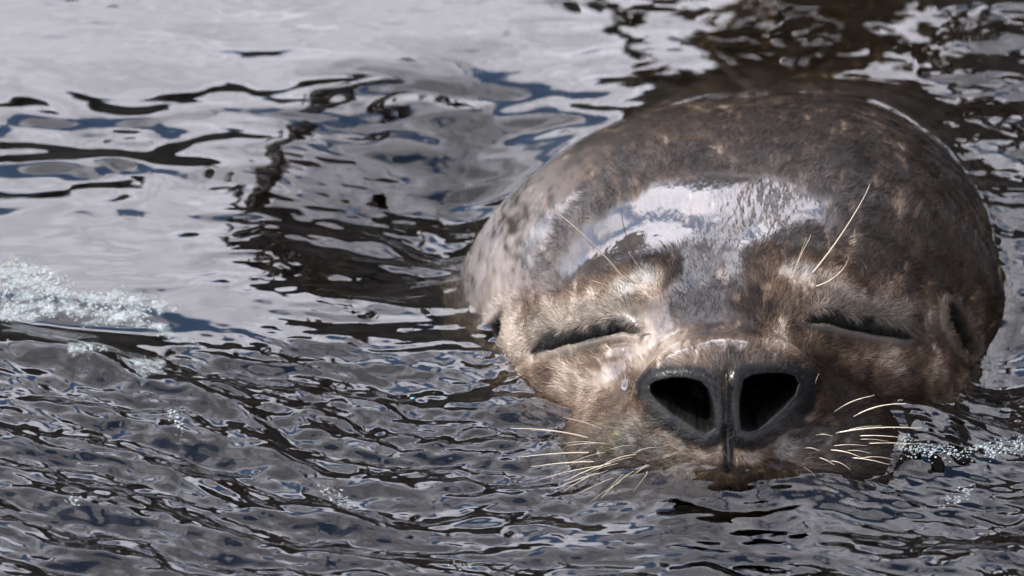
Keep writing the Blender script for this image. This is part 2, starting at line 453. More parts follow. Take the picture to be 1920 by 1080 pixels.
for (fx, fy) in FOLL:
    paint(0.85 * np.exp(-(((px - fx) / 6.5) ** 2 + ((py - fy) / 5.0) ** 2)), (0.006, 0.005, 0.005))
dry = np.zeros(px.shape)
for g in ((1090,650,150,95,-0.15),(985,630,60,95,0),(1110,570,150,50,-0.25),(1600,610,190,95,0.12),(1700,690,150,60,0.3),(1360,860,300,75,0),
          (1205,525,85,42,-0.3),(1510,520,110,50,0.25),(1090,760,110,80,0),(1570,760,110,80,0),(1440,600,70,70,0)):
    dry = np.maximum(dry, gauss(*g))
snout_wet = np.maximum(np.maximum(gauss(1215,665,95,48,-0.45), gauss(1300,640,120,32,-0.15)), gauss(1165,705,45,40))
dry = dry - 1.15 * snout_wet
dry = smooth(0.30, 0.55, dry + 0.20 * n_mid + 0.16 * n_big + 0.10 * n_fine)
rimfur = smooth(12, 20, snose) * smooth(52, 40, snose) * smooth(700, 730, py)
dry = np.maximum(dry * smooth(10, 18, snose), rimfur * 0.9)
wet = 1 - dry
q5 = np.stack([P[..., 0] * 1.0, P[..., 1] * 0.28, P[..., 2]], -1)
jag = 13 * fbm3(q5, 300, 3, 71, 0.7) + 8 * n_big
def patch(poly, soft, w):
    sd = poly_sd(px, py, poly) + jag
    return np.where((N @ AX_F) < 0.6, w * smooth(soft, -soft, sd), 0)
film = np.zeros(px.shape)
for poly, soft, w in (
    ([(1045,505),(1065,470),(1110,425),(1160,385),(1230,345),(1330,328),(1440,328),(1500,350),(1555,380),(1545,410),(1500,420),(1455,440),(1390,468),(1330,462),(1270,455),(1200,470),(1140,490),(1085,530)], 13, 1.0),
    ([(1285,462),(1385,466),(1400,520),(1340,535),(1300,545),(1235,572),(1215,566),(1280,520)], 9, 0.65),
    ([(1262,545),(1365,530),(1372,605),(1262,610)], 12, 0.35),
    ([(1185,600),(1250,575),(1262,615),(1400,612),(1402,650),(1300,655),(1240,680),(1190,722),(1150,738),(1132,705),(1150,660)], 8, 1.0),
    ([(1190,185),(1250,230),(1130,330),(1040,420),(995,520),(965,600),(880,640),(850,520),(910,370),(1000,280)], 30, 0.9),
    ([(1130,290),(1250,215),(1450,203),(1510,240),(1350,262),(1200,315)], 22, 0.6),
    ([(1640,250),(1760,330),(1860,500),(1800,520),(1700,380)], 30, 0.35)):
    film = np.maximum(film, patch(poly, soft, w))
streak = smooth(0.12, 0.5, fbm3(np.stack([P[..., 0], P[..., 1] * 0.16, P[..., 2]], -1), 420, 3, 77, 0.6) + 0.35 * n_big)
film = np.maximum(film, 0.45 * streak * (1 - dry))
film *= smooth(14, 40, dl)
film = np.maximum(film, 0.07)
film *= smooth(3, 9, snose)
film = np.maximum(film, 0.42 * smooth(9, 17, snose) * smooth(34, 22, snose + jit) * smooth(690, 710, py))
dry = dry * (1 - smooth(0.3, 0.8, film) * 0.85)
wet = 1 - dry
nosepad = smooth(40, 18, snose) * smooth(660, 690, py)

# ---- mesh
idx = np.arange(NS * NP_).reshape(NS, NP_)
a = idx[:-1, :]; b = idx[1:, :]; a2 = np.roll(a, -1, 1); b2 = np.roll(b, -1, 1)
quads = np.stack([a, a2, b2, b], -1).reshape(-1, 4)
fn = np.cross(P1.reshape(-1, 3)[quads[:, 1]] - P1.reshape(-1, 3)[quads[:, 0]], P1.reshape(-1, 3)[quads[:, 3]] - P1.reshape(-1, 3)[quads[:, 0]])
if np.mean(np.sum(fn * N1.reshape(-1, 3)[quads[:, 0]], -1)) < 0: quads = quads[:, ::-1]
me = mesh_np('seal_body', P1.reshape(-1, 3), quads)
ca = me.color_attributes.new('coat', 'FLOAT_COLOR', 'POINT')
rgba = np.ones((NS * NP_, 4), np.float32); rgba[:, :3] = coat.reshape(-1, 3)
ca.data.foreach_set('color', rgba.ravel())
for nm, arr in (('wet', wet), ('film', film), ('pad', nosepad), ('hole', np.maximum(hole, eh))):
    at = me.attributes.new(nm, 'FLOAT', 'POINT'); at.data.foreach_set('value', np.ascontiguousarray(arr, np.float32).ravel())

m_skin, nt, bs, out = new_mat('wet_seal_coat')
def attr(nt, name):
    n = nt.nodes.new('ShaderNodeAttribute'); n.attribute_name = name; return n
def mrange(nt, v, a, b, c, d):
    n = nt.nodes.new('ShaderNodeMapRange'); nt.links.new(v, n.inputs[0])
    for i, x in enumerate((a, b, c, d)): n.inputs[i + 1].default_value = x
    return n.outputs[0]
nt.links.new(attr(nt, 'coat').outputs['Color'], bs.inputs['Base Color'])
wa = attr(nt, 'wet').outputs['Fac']
nt.links.new(mrange(nt, wa, 0, 1, 0.75, 0.42), bs.inputs['Roughness'])
def mul(nt, a, b):
    n = nt.nodes.new('ShaderNodeMath'); n.operation = 'MULTIPLY'; nt.links.new(a, n.inputs[0]); nt.links.new(b, n.inputs[1]); return n.outputs[0]
solid = mrange(nt, attr(nt, 'hole').outputs['Fac'], 0.1, 0.5, 1, 0)
padw = mrange(nt, attr(nt, 'pad').outputs['Fac'], 0, 1, 1.0, 0.28)
nt.links.new(mul(nt, mrange(nt, wa, 0, 1, 0.10, 0.10), mul(nt, mrange(nt, attr(nt, 'pad').outputs['Fac'], 0, 1, 1.0, 0.5), solid)), bs.inputs['Specular IOR Level'])
nt.links.new(mul(nt, mul(nt, attr(nt, 'film').outputs['Fac'], padw), solid), bs.inputs['Coat Weight'])
nt.links.new(mrange(nt, attr(nt, 'film').outputs['Fac'], 0.3, 1, 0.26, 0.05), bs.inputs['Coat Roughness'])
bs.inputs['Coat IOR'].default_value = 1.5
tcn = nt.nodes.new('ShaderNodeTexCoord')
mp = nt.nodes.new('ShaderNodeMapping'); mp.inputs['Scale'].default_value = (1, 0.3, 1)
nt.links.new(tcn.outputs['Object'], mp.inputs['Vector'])
nz = nt.nodes.new('ShaderNodeTexNoise'); nz.inputs['Scale'].default_value = 900; nz.inputs['Detail'].default_value = 3
nt.links.new(mp.outputs[0], nz.inputs['Vector'])
bp = nt.nodes.new('ShaderNodeBump'); bp.inputs['Strength'].default_value = 0.35; bp.inputs['Distance'].default_value = 0.0004
nt.links.new(nz.outputs[0], bp.inputs['Height'])
nt.links.new(bp.outputs[0], bs.inputs['Normal'])
bp2 = nt.nodes.new('ShaderNodeBump'); bp2.inputs['Strength'].default_value = 0.12; bp2.inputs['Distance'].default_value = 0.0004
nt.links.new(nz.outputs[0], bp2.inputs['Height']); nt.links.new(bp2.outputs[0], bs.inputs['Coat Normal'])

seal = bpy.data.objects.new('seal', None); C.objects.link(seal)
seal['label'] = 'wet brown mottled seal swimming towards the viewer with closed eyes'
seal['category'] = 'seal'
body = link('body', me, seal, m_skin)

# ------------------------------------------------------------------ fur: short strands on the drier parts of the face
VIS = (P1[..., 2] > -0.03) & ((N1 @ AX_F) < 0.35) & (P1[..., 1] < 0.16)
def scatter(weight, n):
    w = weight.copy(); w[~VIS] = 0
    w = w * smooth(1, 12, ear); cell = w[:-1] * 1.0
    du = np.linalg.norm(P1[1:] - P1[:-1], axis=-1); dv = np.linalg.norm(np.roll(P1, -1, 1) - P1, axis=-1)[:-1]
    cell = cell * smooth(4, 16, dp[:-1]) * du * dv * (hole[:-1] < 0.1)
    c = cell.ravel(); c = np.cumsum(c); c /= c[-1]
    k = np.searchsorted(c, rng.random(n))
    i, j = k // NP_, k % NP_; j2 = (j + 1) % NP_
    f, g = rng.random(n)[:, None], rng.random(n)[:, None]
    bil = lambda A: (A[i, j] * (1 - f) + A[i + 1, j] * f) * (1 - g) + (A[i, j2] * (1 - f) + A[i + 1, j2] * f) * g
    return bil(P1), bil(N), bil(coat), bil(dry[..., None])[:, 0], bil(snose[..., None])[:, 0], bil(sld[..., None])[:, 0]
def make_fur(name, n, weight, lmin, lmax, lift, rad, gain):
    r0, nn, col, dr, sn, sl_ = scatter(weight, n)
    nn /= np.linalg.norm(nn, axis=1, keepdims=True)
    f = r0 - np.array([XC - 0.002, -0.185, 0.035]); f[:, 1] *= 0.9; f[:, 2] *= 0.6
    f = f - nn * np.sum(f * nn, 1, keepdims=True); f /= np.linalg.norm(f, axis=1, keepdims=True) + 1e-9
    wig = np.stack([noise3(r0[:, 0] * 160, r0[:, 1] * 160, r0[:, 2] * 160, s) for s in (51, 52, 53)], -1)
    wig2 = rng.normal(size=(n, 3))
    wd = np.exp(-((sl_ + 13) / 11) ** 2)[:, None]
    f = f * (1 - wd) - (AX_U * 0.9 - np.array([0.25, 0, 0]) * np.sign(r0[:, :1] - XC)) * wd
    clump = np.stack([noise3(r0[:, 0] * 520, r0[:, 1] * 520, r0[:, 2] * 520, s) for s in (54, 55, 56)], -1)
    dirv = f + 0.45 * wig + 0.16 * wig2 + 0.45 * clump
    dirv = dirv - nn * np.sum(dirv * nn, 1, keepdims=True); dirv /= np.linalg.norm(dirv, axis=1, keepdims=True)
    L = (lmin + (lmax - lmin) * rng.random(n)) * (0.35 + 0.65 * np.clip(sn / 60, 0, 1)) * np.where(sl_ > 0, 0.25 + 0.75 * smooth(8, 45, np.abs(sl_)), 0.45 + 0.55 * smooth(5, 30, np.abs(sl_)))
    lf = lift * (0.6 + 0.8 * rng.random(n))
    K = 4
    pts = np.zeros((n, K, 3))
    for k in range(K):
        t = k / (K - 1)
        pts[:, k] = r0 - nn * 0.0002 + dirv * (L * t)[:, None] + nn * (L * lf * (t - 0.55 * t * t))[:, None]
    hc = bpy.data.hair_curves.new(name)
    hc.add_curves([K] * n)
    hc.attributes['position'].data.foreach_set('vector', pts.astype(np.float32).ravel())
    ra = hc.attributes.get('radius') or hc.attributes.new('radius', 'FLOAT', 'POINT')
    rr = rad * (0.7 + 0.6 * rng.random(n))[:, None] * np.array([1, 0.9, 0.65, 0.15])
    ra.data.foreach_set('value', rr.astype(np.float32).ravel())
    cc = hc.attributes.new('coat', 'FLOAT_COLOR', 'CURVE')
    v = np.ones((n, 4), np.float32); v[:, :3] = np.clip(col * gain * (0.4 + 1.3 * rng.random((n, 1)) ** 1.4), 0, 1)
    cc.data.foreach_set('color', v.ravel())
    return hc
m_fur, nt, bs, out = new_mat('fur_strands')
nt.links.new(attr(nt, 'coat').outputs['Color'], bs.inputs['Base Color'])
bs.inputs['Roughness'].default_value = 0.42
bs.inputs['Specular IOR Level'].default_value = 0.08
fur = link('fur', make_fur('fur', 130000, dry + 0.0, 0.0026, 0.0056, 0.26, 0.00010, 1.40), seal, m_fur, kind='stuff')
m_wfur, nt, bs, out = new_mat('wet_fur_strands')
nt.links.new(attr(nt, 'coat').outputs['Color'], bs.inputs['Base Color'])
bs.inputs['Roughness'].default_value = 0.3
bs.inputs['Specular IOR Level'].default_value = 0.18
wfur = link('wet_fur', make_fur('wet_fur', 110000, np.clip(wet - 1.3 * film, 0, 1) * (1 - nosepad) * 0.8 + 0.2 * dry, 0.0030, 0.0075, 0.12, 0.00009, 1.2), seal, m_wfur, kind='stuff')

# ------------------------------------------------------------------ whiskers
fpx, fpy = px.copy(), py.copy()
fpx[~VIS] = 1e6
def surf(cx, cy):
    k = np.argmin((fpx - cx) ** 2 + (fpy - cy) ** 2)
    return P1.reshape(-1, 3)[k], N.reshape(-1, 3)[k]
m_whisk, nt, bs, out = new_mat('whisker_keratin')
bs.inputs['Base Color'].default_value = (0.32, 0.27, 0.20, 1); bs.inputs['Roughness'].default_value = 0.28
m_whisk_d, nt, bs, out = new_mat('dark_whisker_keratin')
bs.inputs['Base Color'].default_value = (0.06, 0.045, 0.035, 1); bs.inputs['Roughness'].default_value = 0.3
m_drop, nt, bs, out = new_mat('water_bead')
bs.inputs['Base Color'].default_value = (1, 1, 1, 1); bs.inputs['Roughness'].default_value = 0.0
bs.inputs['Transmission Weight'].default_value = 1.0; bs.inputs['IOR'].default_value = 1.33

def tube(path, rads, sides=7):
    n = len(path); V = []; F = []
    for i in range(n):
        tg = path[min(i + 1, n - 1)] - path[max(i - 1, 0)]; tg /= np.linalg.norm(tg) + 1e-12
        s = np.cross(tg, [0.3, 0.2, 1.0]); s /= np.linalg.norm(s); u = np.cross(s, tg)
        for k in range(sides):
            a = 2 * math.pi * k / sides
            V.append(path[i] + (s * math.cos(a) + u * math.sin(a)) * rads[i])
    for i in range(n - 1):
        for k in range(sides):
            k2 = (k + 1) % sides
            F.append((i * sides + k, i * sides + k2, (i + 1) * sides + k2, (i + 1) * sides + k))
    return np.array(V), np.array(F)
def uv_ball(c, r, nu=8, nv=6, sq=(1, 1, 1)):
    V = []; F = []
    for i in range(nv + 1):
        th = math.pi * i / nv
        for k in range(nu):
            a = 2 * math.pi * k / nu
            V.append((c[0] + r * sq[0] * math.sin(th) * math.cos(a), c[1] + r * sq[1] * math.sin(th) * math.sin(a), c[2] + r * sq[2] * math.cos(th)))
    for i in range(nv):
        for k in range(nu):
            k2 = (k + 1) % nu
            F.append((i * nu + k, (i + 1) * nu + k, (i + 1) * nu + k2, i * nu + k2))
    return np.array(V), np.array(F)
def join(parts):
    V, F, o = [], [], 0
    for v, f in parts:
        V.append(v); F.append(f + o); o += len(v)
    return np.concatenate(V), np.concatenate(F)
for (x0, y0, x1, y1, sag, rad, lift, dark, beads) in WH:
    rp, rn = surf(x0, y0)
    dep = float((rp - EYE) @ AX_F)
    n = 12; path = []
    L = math.hypot(x1 - x0, y1 - y0); nx_, ny_ = (y1 - y0) / L, -(x1 - x0) / L
    if ny_ > 0: nx_, ny_ = -nx_, -ny_
    for k in range(n):
        t = k / (n - 1)
        bend = sag * 4 * t * (1 - t)
        if k == n - 1: bend += 1.5
        X = x0 + (x1 - x0) * t + nx_ * bend; Y = y0 + (y1 - y0) * t + ny_ * bend
        d = ray(X, Y)
        z = dep - (lift * MM) * math.sin(t * math.pi / 2) + 0.0015 * (1 - t) ** 4
        path.append(EYE + d * z)
    path = np.array(path)
    rads = [1.0 * rad * MM * (1.0 - 0.72 * (k / (n - 1)) ** 1.2) for k in range(n)]
    V, F = tube(path, rads)
    w = link('whisker', mesh_np('whisker', V, F), seal, m_whisk_d if dark else m_whisk)
    if beads:
        bl = []
        for b_ in range(beads):
            t = 0.35 + 0.6 * random.random(); f = t * (n - 1); i = int(f)
            c = path[i] + (path[min(i + 1, n - 1)] - path[i]) * (f - i)
            r = rad * MM * (1.1 + 0.5 * random.random())
            bl.append(uv_ball(c - np.array([0, 0, r * 0.3]), r))
        V, F = join(bl)
        link('water_bead', mesh_np('water_bead', V, F), w, m_drop)

# ------------------------------------------------------------------ the water
def axis(lo, hi, step, far, n):
    core = np.arange(lo, hi + step / 2, step)
    g = np.geomspace(step, far, n); 
    return np.concatenate([(lo - np.cumsum(g))[::-1], core, hi + np.cumsum(g)])
wx = axis(-0.245, 0.265, 0.00056, 120, 34)
wy = axis(-0.30, 0.40, 0.00085, 120, 34)
WX, WY = np.meshgrid(wx, wy)
PW = np.stack([WX, WY, np.zeros_like(WX)], -1)
qx, qy = chart(PW)
qx = np.clip(qx, -3000, 5000); qy = np.clip(qy, -3000, 5000)
fade = smooth(0.0, 0.10, 0.37 - np.abs(WX)) * smooth(-0.45, -0.33, WY) * smooth(0.62, 0.46, WY)
sd0 = seal_sdf(PW)
xh, yh = XC, -0.06
rr_ = np.hypot(WX - xh, (WY - yh) * 1.0); ang = np.arctan2(WY - yh, WX - xh)
def g2(cx, cy, rx, ry, rot=0.0):
    c, s = math.cos(rot), math.sin(rot)
    dx, dy = qx - cx, qy - cy
    return np.exp(-(((dx * c + dy * s) / rx) ** 2 + ((-dx * s + dy * c) / ry) ** 2))
# warped ripple fields
wrpx = noise2(WX * 14, WY * 14, 3) * 0.010; wrpy = noise2(WX * 14, WY * 14, 4) * 0.010
X1, Y1 = WX + wrpx, WY + wrpy
long_ = noise2(X1 * 7, Y1 * 9, 5)                              # swell, about 12 cm
mid = noise2(X1 * 16, Y1 * 34, 6) + 0.6 * noise2(X1 * 30, Y1 * 60, 7)
fine = noise2(X1 * 70, Y1 * 120, 8) + 0.55 * noise2(X1 * 130, Y1 * 210, 9)
# bow waves: crests bending round the animal
rb = np.hypot(WX - 0.12, WY - 0.33); ab = np.arctan2(WY - 0.33, WX - 0.12)
wr = rb + 0.010 * noise2(WX * 9, WY * 9, 12) + 0.004 * noise2(WX * 26, WY * 26, 19)
ring = np.sin(2 * math.pi * wr / 0.034) * (0.5 + 1.0 * noise2(WX * 14, WY * 14, 14))
arc = 0.95 * noise2(wr * 48, ab * 14.0, 15) + 0.55 * noise2(wr * 100, ab * 25.0, 16) + 0.42 * noise2(wr * 180, ab * 46.0, 17) + 0.10 * noise2(wr * 330, ab * 90.0, 20)
m_calm = smooth(700, 380, qy + 0.12 * qx) * smooth(1050, 800, qx)
m_low = smooth(560, 720, qy - 0.05 * qx + 60 * noise2(WX * 12, WY * 12, 18))
m_right = smooth(1710, 1810, qx) * smooth(760, 640, qy)
m_top = smooth(230, 120, qy)
z = 0.0014 * long_ * (0.6 + 0.6 * m_low)
calm = smooth(330, 170, qy + 0.10 * qx) * smooth(1000, 800, qx)
z += mid * (0.00020 * (1 - 0.6 * calm) + 0.0007 * g2(760,300,330,190) + 0.0003 * m_low + 0.0014 * m_right + 0.0006 * g2(130,290,230,90) + 0.0004 * g2(760,190,330,55) + 0.0001 * m_top * smooth(900, 1050, qx))
blob = noise2(X1 * 24, Y1 * 36, 41) + 0.5 * noise2(X1 * 50, Y1 * 75, 42)
z += blob * (0.0016 * g2(120,290,230,90,0.1) + 0.0013 * g2(780,200,330,60,0.08) + 0.0024 * g2(740,450,230,140) + 0.0004 * g2(1370,980,330,110))
z += fine * (0.000028 + 0.00006 * m_low + 0.00042 * g2(740,440,230,140) + 0.0003 * m_right)
amp = 1.1 + 0.5 * noise2(WX * 11, WY * 13, 45)
z += m_low * (0.0016 * ring * (1 - 0.85 * g2(1370, 980, 360, 140)) + 0.00175 * arc * amp * (1 - 0.3 * g2(900, 980, 380, 110))) * (1 - 0.45 * g2(1370, 980, 300, 110))
# hollows beside the animal, bank of water pushed up by the muzzle
chin = g2(1370, 960, 330, 130)
z += chin * 0.0002 * np.sin(2 * math.pi * (np.hypot(WX - XC, WY + 0.10) + 0.006 * noise2(WX * 25, WY * 25, 31)) / 0.021) * (0.7 + noise2(WX * 30, WY * 30, 33))
z += -0.019 * g2(830,360,225,150,-0.15) + 0.0010 * mid * g2(760,450,220,150) - 0.014 * g2(1880,650,160,130) + 0.004 * g2(960,760,70,90) + 0.004 * g2(1370,890,260,85) + 0.011 * g2(1370,905,300,175)
wqx, wqy = qx, qy
qx = qx + 90 * noise2(WX * 16, WY * 10, 62); qy = qy + 45 * noise2(WX * 12, WY * 10, 63)
band = 0.0035 * g2(360,790,330,30,0.45) + 0.003 * g2(250,960,420,28,0.2)
qx, qy = wqx, wqy
z += band - 0.004 * g2(1800,970,200,60,-0.2) + 0.009 * g2(1700,815,150,80) - 0.004 * g2(620,700,260,30,0.1)
z += 0.003 * g2(100,665,260,22,0.12) - 0.003 * g2(100,600,240,24,0.1)
z += 0.0022 * np.exp(-np.maximum(sd0, 0) / 0.005)
z += 0.0030 * noise2(WX * 42, WY * 26, 47) * g2(1370, 900, 330, 60)
z *= fade
PW[..., 2] = z
ny_w, nx_w = WX.shape
wi = np.arange(ny_w * nx_w).reshape(ny_w, nx_w)
wq = np.stack([wi[:-1, :-1], wi[:-1, 1:], wi[1:, 1:], wi[1:, :-1]], -1).reshape(-1, 4)
wme = mesh_np('water', PW.reshape(-1, 3), wq)
m_water, nt, bs, out = new_mat('harbour_water')
bs.inputs['Base Color'].default_value = (1, 1, 1, 1); bs.inputs['Roughness'].default_value = 0.0
bs.inputs['Transmission Weight'].default_value = 1.0; bs.inputs['IOR'].default_value = 1.333
va = nt.nodes.new('ShaderNodeVolumeAbsorption'); va.inputs['Color'].default_value = (0.62, 0.60, 0.42, 1); va.inputs['Density'].default_value = 30.0
nt.links.new(va.outputs[0], out.inputs['Volume'])
tcn = nt.nodes.new('ShaderNodeTexCoord')
mp = nt.nodes.new('ShaderNodeMapping'); mp.inputs['Scale'].default_value = (0.5, 1, 1)
nt.links.new(tcn.outputs['Object'], mp.inputs['Vector'])
nz = nt.nodes.new('ShaderNodeTexNoise'); nz.inputs['Scale'].default_value = 22; nz.inputs['Detail'].default_value = 2
nt.links.new(mp.outputs[0], nz.inputs['Vector'])
bp = nt.nodes.new('ShaderNodeBump'); bp.inputs['Strength'].default_value = 0.15; bp.inputs['Distance'].default_value = 0.002
nt.links.new(nz.outputs[0], bp.inputs['Height']); nt.links.new(bp.outputs[0], bs.inputs['Normal'])
water = link('water', wme, None, m_water, kind='structure')

def water_z(x, y):
    i = np.clip(np.searchsorted(wx, x), 0, nx_w - 1); j = np.clip(np.searchsorted(wy, y), 0, ny_w - 1)
    return PW[j, i, 2]

# ------------------------------------------------------------------ sea bed and the harbour round the basin (met by the water's mirror)
def box(x0, x1, y0, y1, z0, z1):
    V = np.array([(x, y, z) for z in (z0, z1) for y in (y0, y1) for x in (x0, x1)], float)
    F = np.array([(0, 2, 3, 1), (4, 5, 7, 6), (0, 1, 5, 4), (2, 6, 7, 3), (0, 4, 6, 2), (1, 3, 7, 5)])
    return V, F
def proc(name, c0, c1, scale, rough=0.85, stretch=(1, 1, 1)):
    m, nt, bs, out = new_mat(name)
    t = nt.nodes.new('ShaderNodeTexCoord'); mp = nt.nodes.new('ShaderNodeMapping'); mp.inputs['Scale'].default_value = stretch
    nz = nt.nodes.new('ShaderNodeTexNoise'); nz.inputs['Scale'].default_value = scale; nz.inputs['Detail'].default_value = 6
    cr = nt.nodes.new('ShaderNodeValToRGB')
    cr.color_ramp.elements[0].color = (*c0, 1); cr.color_ramp.elements[1].color = (*c1, 1)
    cr.color_ramp.elements[0].position = 0.35; cr.color_ramp.elements[1].position = 0.65
    nt.links.new(t.outputs['Object'], mp.inputs['Vector']); nt.links.new(mp.outputs[0], nz.inputs['Vector'])
    nt.links.new(nz.outputs[0], cr.inputs[0]); nt.links.new(cr.outputs[0], bs.inputs['Base Color'])
    bs.inputs['Roughness'].default_value = rough
    return m
m_bed = proc('silt', (0.02, 0.018, 0.012), (0.04, 0.035, 0.022), 3)
V, F = box(-130, 130, -130, 130, -3.2, -3.0)
link('sea_bed', mesh_np('sea_bed', V, F, False), None, m_bed, kind='structure')
m_stone = proc('quay_stone', (0.018, 0.017, 0.013), (0.15, 0.135, 0.115), 1.6)
m_brick = proc('warehouse_brick', (0.03, 0.02, 0.015), (0.06, 0.042, 0.032), 2.0)
m_wood = proc('weathered_timber', (0.035, 0.024, 0.016), (0.15, 0.11, 0.08), 5.0, 0.8, (6, 6, 0.5))
m_dark = proc('dark_glass', (0.004, 0.005, 0.006), (0.01, 0.012, 0.014), 1.0, 0.15)
# quay wall behind the basin
def root(name, loc, label, cat, group=None):
    o = bpy.data.objects.new(name, None); C.objects.link(o); o.location = loc
    o['label'] = label; o['category'] = cat
    if group: o['group'] = group
    return o
def part(name, boxes, mat, parent):
    V, F = join([box(*b) for b in boxes])
    return link(name, mesh_np(name, V, F, False), parent, mat)
qw = root('quay_wall', (0, 13, 0), 'dark stone quay wall mirrored in the ripples behind the seal', 'wall')
part('wall', [(-60, 60, 0, 1.5, -3, 4.85)], m_stone, qw)
part('coping', [(-60, 60, -0.15, 1.6, 4.854, 5.2)], m_stone, qw)
for k in range(9):
    part('fender', [(-16 + 4 * k, -15.7 + 4 * k, -0.25, -0.004, -1, 4.6)], m_wood, qw)
for (x0, x1, hh, lab) in ((-4.6, -2.2, 6.0, 'low unseen shed added for the mirrored patches at far left'), (1.3, 3.4, 6.3, 'low unseen shed added for the ripples right of the seal')):
    sh = root('added_shed', (0, 13.2, 0), lab, 'shed', 'sheds added for the reflections')  # unseen, added to break the mirrored wall line with mid tones
    part('wall', [(x0, x1, 0, 1.3, 5.204, hh)], m_wood, sh)
    part('roof', [(x0 - 0.1, x1 + 0.1, -0.1, 1.4, hh + 0.004, hh + 0.25)], m_stone, sh)
    part('door', [(x0 + 0.4, x0 + 1.0, -0.03, -0.003, 5.21, hh - 0.25)], m_dark, sh)
    part('window', [(x1 - 0.8, x1 - 0.3, -0.03, -0.003, 5.6, hh - 0.4)], m_dark, sh)
wh = root('warehouse', (6.5, 2, 0), 'tall brown warehouse mirrored dark in the water at right', 'building')
part('wall', [(0, 8, -9, 10, -3, 8.5)], m_brick, wh)
part('roof', [(-0.3, 8.3, -9.3, 10.3, 8.504, 8.9)], m_stone, wh)
for f in range(3):
    for k in range(7):
        part('window', [(-0.03, -0.003, -8 + 2.6 * k, -6.9 + 2.6 * k, 1.2 + 2.5 * f, 2.8 + 2.5 * f)], m_dark, wh)
dl_ = root('mooring_dolphin', (0, 6, 0), 'brown timber mooring piles mirrored in the water above the seal', 'mooring')
for k, (x, r) in enumerate(((0.265, 0.035), (0.34, 0.03), (0.42, 0.04), (0.49, 0.03))):
    V, F = tube(np.array([[x, 0.05 * k, -3], [x + .01, 0.05 * k, 1], [x - .01, 0.05 * k, 4.6]]), [r * 1.05, r, r * 0.95], 14)
    link('pile', mesh_np('pile', V, F), dl_, m_wood)
for zz in (0.6, 1.6, 2.3, 2.62, 2.9, 3.3, 3.9):
    part('beam', [(0.22, 0.53, -0.08, -0.045, zz, zz + 0.10)], m_wood, dl_)
mp_ = root('mooring_pole', (0, 5.7, 0), 'thin leaning pole mirrored as a dark streak above the seal', 'pole')
V, F = tube(np.array([[-0.06, 0, -3.0], [0.0, 0, 1.2], [0.085, 0, 2.84]]), [0.04, 0.035, 0.028], 12)
m_tar = proc('tarred_timber', (0.006, 0.005, 0.004), (0.016, 0.013, 0.010), 8.0, 0.7)
link('shaft', mesh_np('shaft', V, F), mp_, m_tar)

# ------------------------------------------------------------------ foam
m_foam, nt, bs, out = new_mat('foam_bubbles')
bs.inputs['Base Color'].default_value = (0.30, 0.33, 0.325, 1); bs.inputs['Roughness'].default_value = 0.5
bs.inputs['Coat Weight'].default_value = 0.6; bs.inputs['Coat Roughness'].default_value = 0.02
bs.inputs['Alpha'].default_value = 0.42
m_clear, nt, bs, out = new_mat('clear_bubbles')
bs.inputs['Base Color'].default_value = (0.17, 0.21, 0.205, 1); bs.inputs['Roughness'].default_value = 0.1
bs.inputs['Coat Weight'].default_value = 1.0; bs.inputs['Coat Roughness'].default_value = 0.0; bs.inputs['Coat IOR'].default_value = 1.7
bs.inputs['Alpha'].default_value = 0.5
m_film, nt, bs, out = new_mat('foam_film')
tcn = nt.nodes.new('ShaderNodeTexCoord')
vo = nt.nodes.new('ShaderNodeTexVoronoi'); vo.feature = 'DISTANCE_TO_EDGE'; vo.inputs['Scale'].default_value = 750; vo.inputs['Randomness'].default_value = 0.9
nt.links.new(tcn.outputs['Object'], vo.inputs['Vector'])
nzf = nt.nodes.new('ShaderNodeTexNoise'); nzf.inputs['Scale'].default_value = 140; nzf.inputs['Detail'].default_value = 4
nt.links.new(tcn.outputs['Object'], nzf.inputs['Vector'])
wall = mrange(nt, vo.outputs['Distance'], 0.04, 0.30, 1.0, 0.35)
al = mul(nt, mul(nt, wall, mrange(nt, nzf.outputs[0], 0.40, 0.64, 0.08, 0.85)), attr(nt, 'thick').outputs['Fac'])
nt.links.new(al, bs.inputs['Alpha'])
bs.inputs['Base Color'].default_value = (0.135, 0.16, 0.157, 1); bs.inputs['Roughness'].default_value = 0.3
bs.inputs['Coat Weight'].default_value = 1.0; bs.inputs['Coat Roughness'].default_value = 0.03
bpf = nt.nodes.new('ShaderNodeBump'); bpf.inputs['Strength'].default_value = 0.8; bpf.inputs['Distance'].default_value = 0.0006
nt.links.new(vo.outputs['Distance'], bpf.inputs['Height']); nt.links.new(bpf.outputs[0], bs.inputs['Normal']); nt.links.new(bpf.outputs[0], bs.inputs['Coat Normal'])
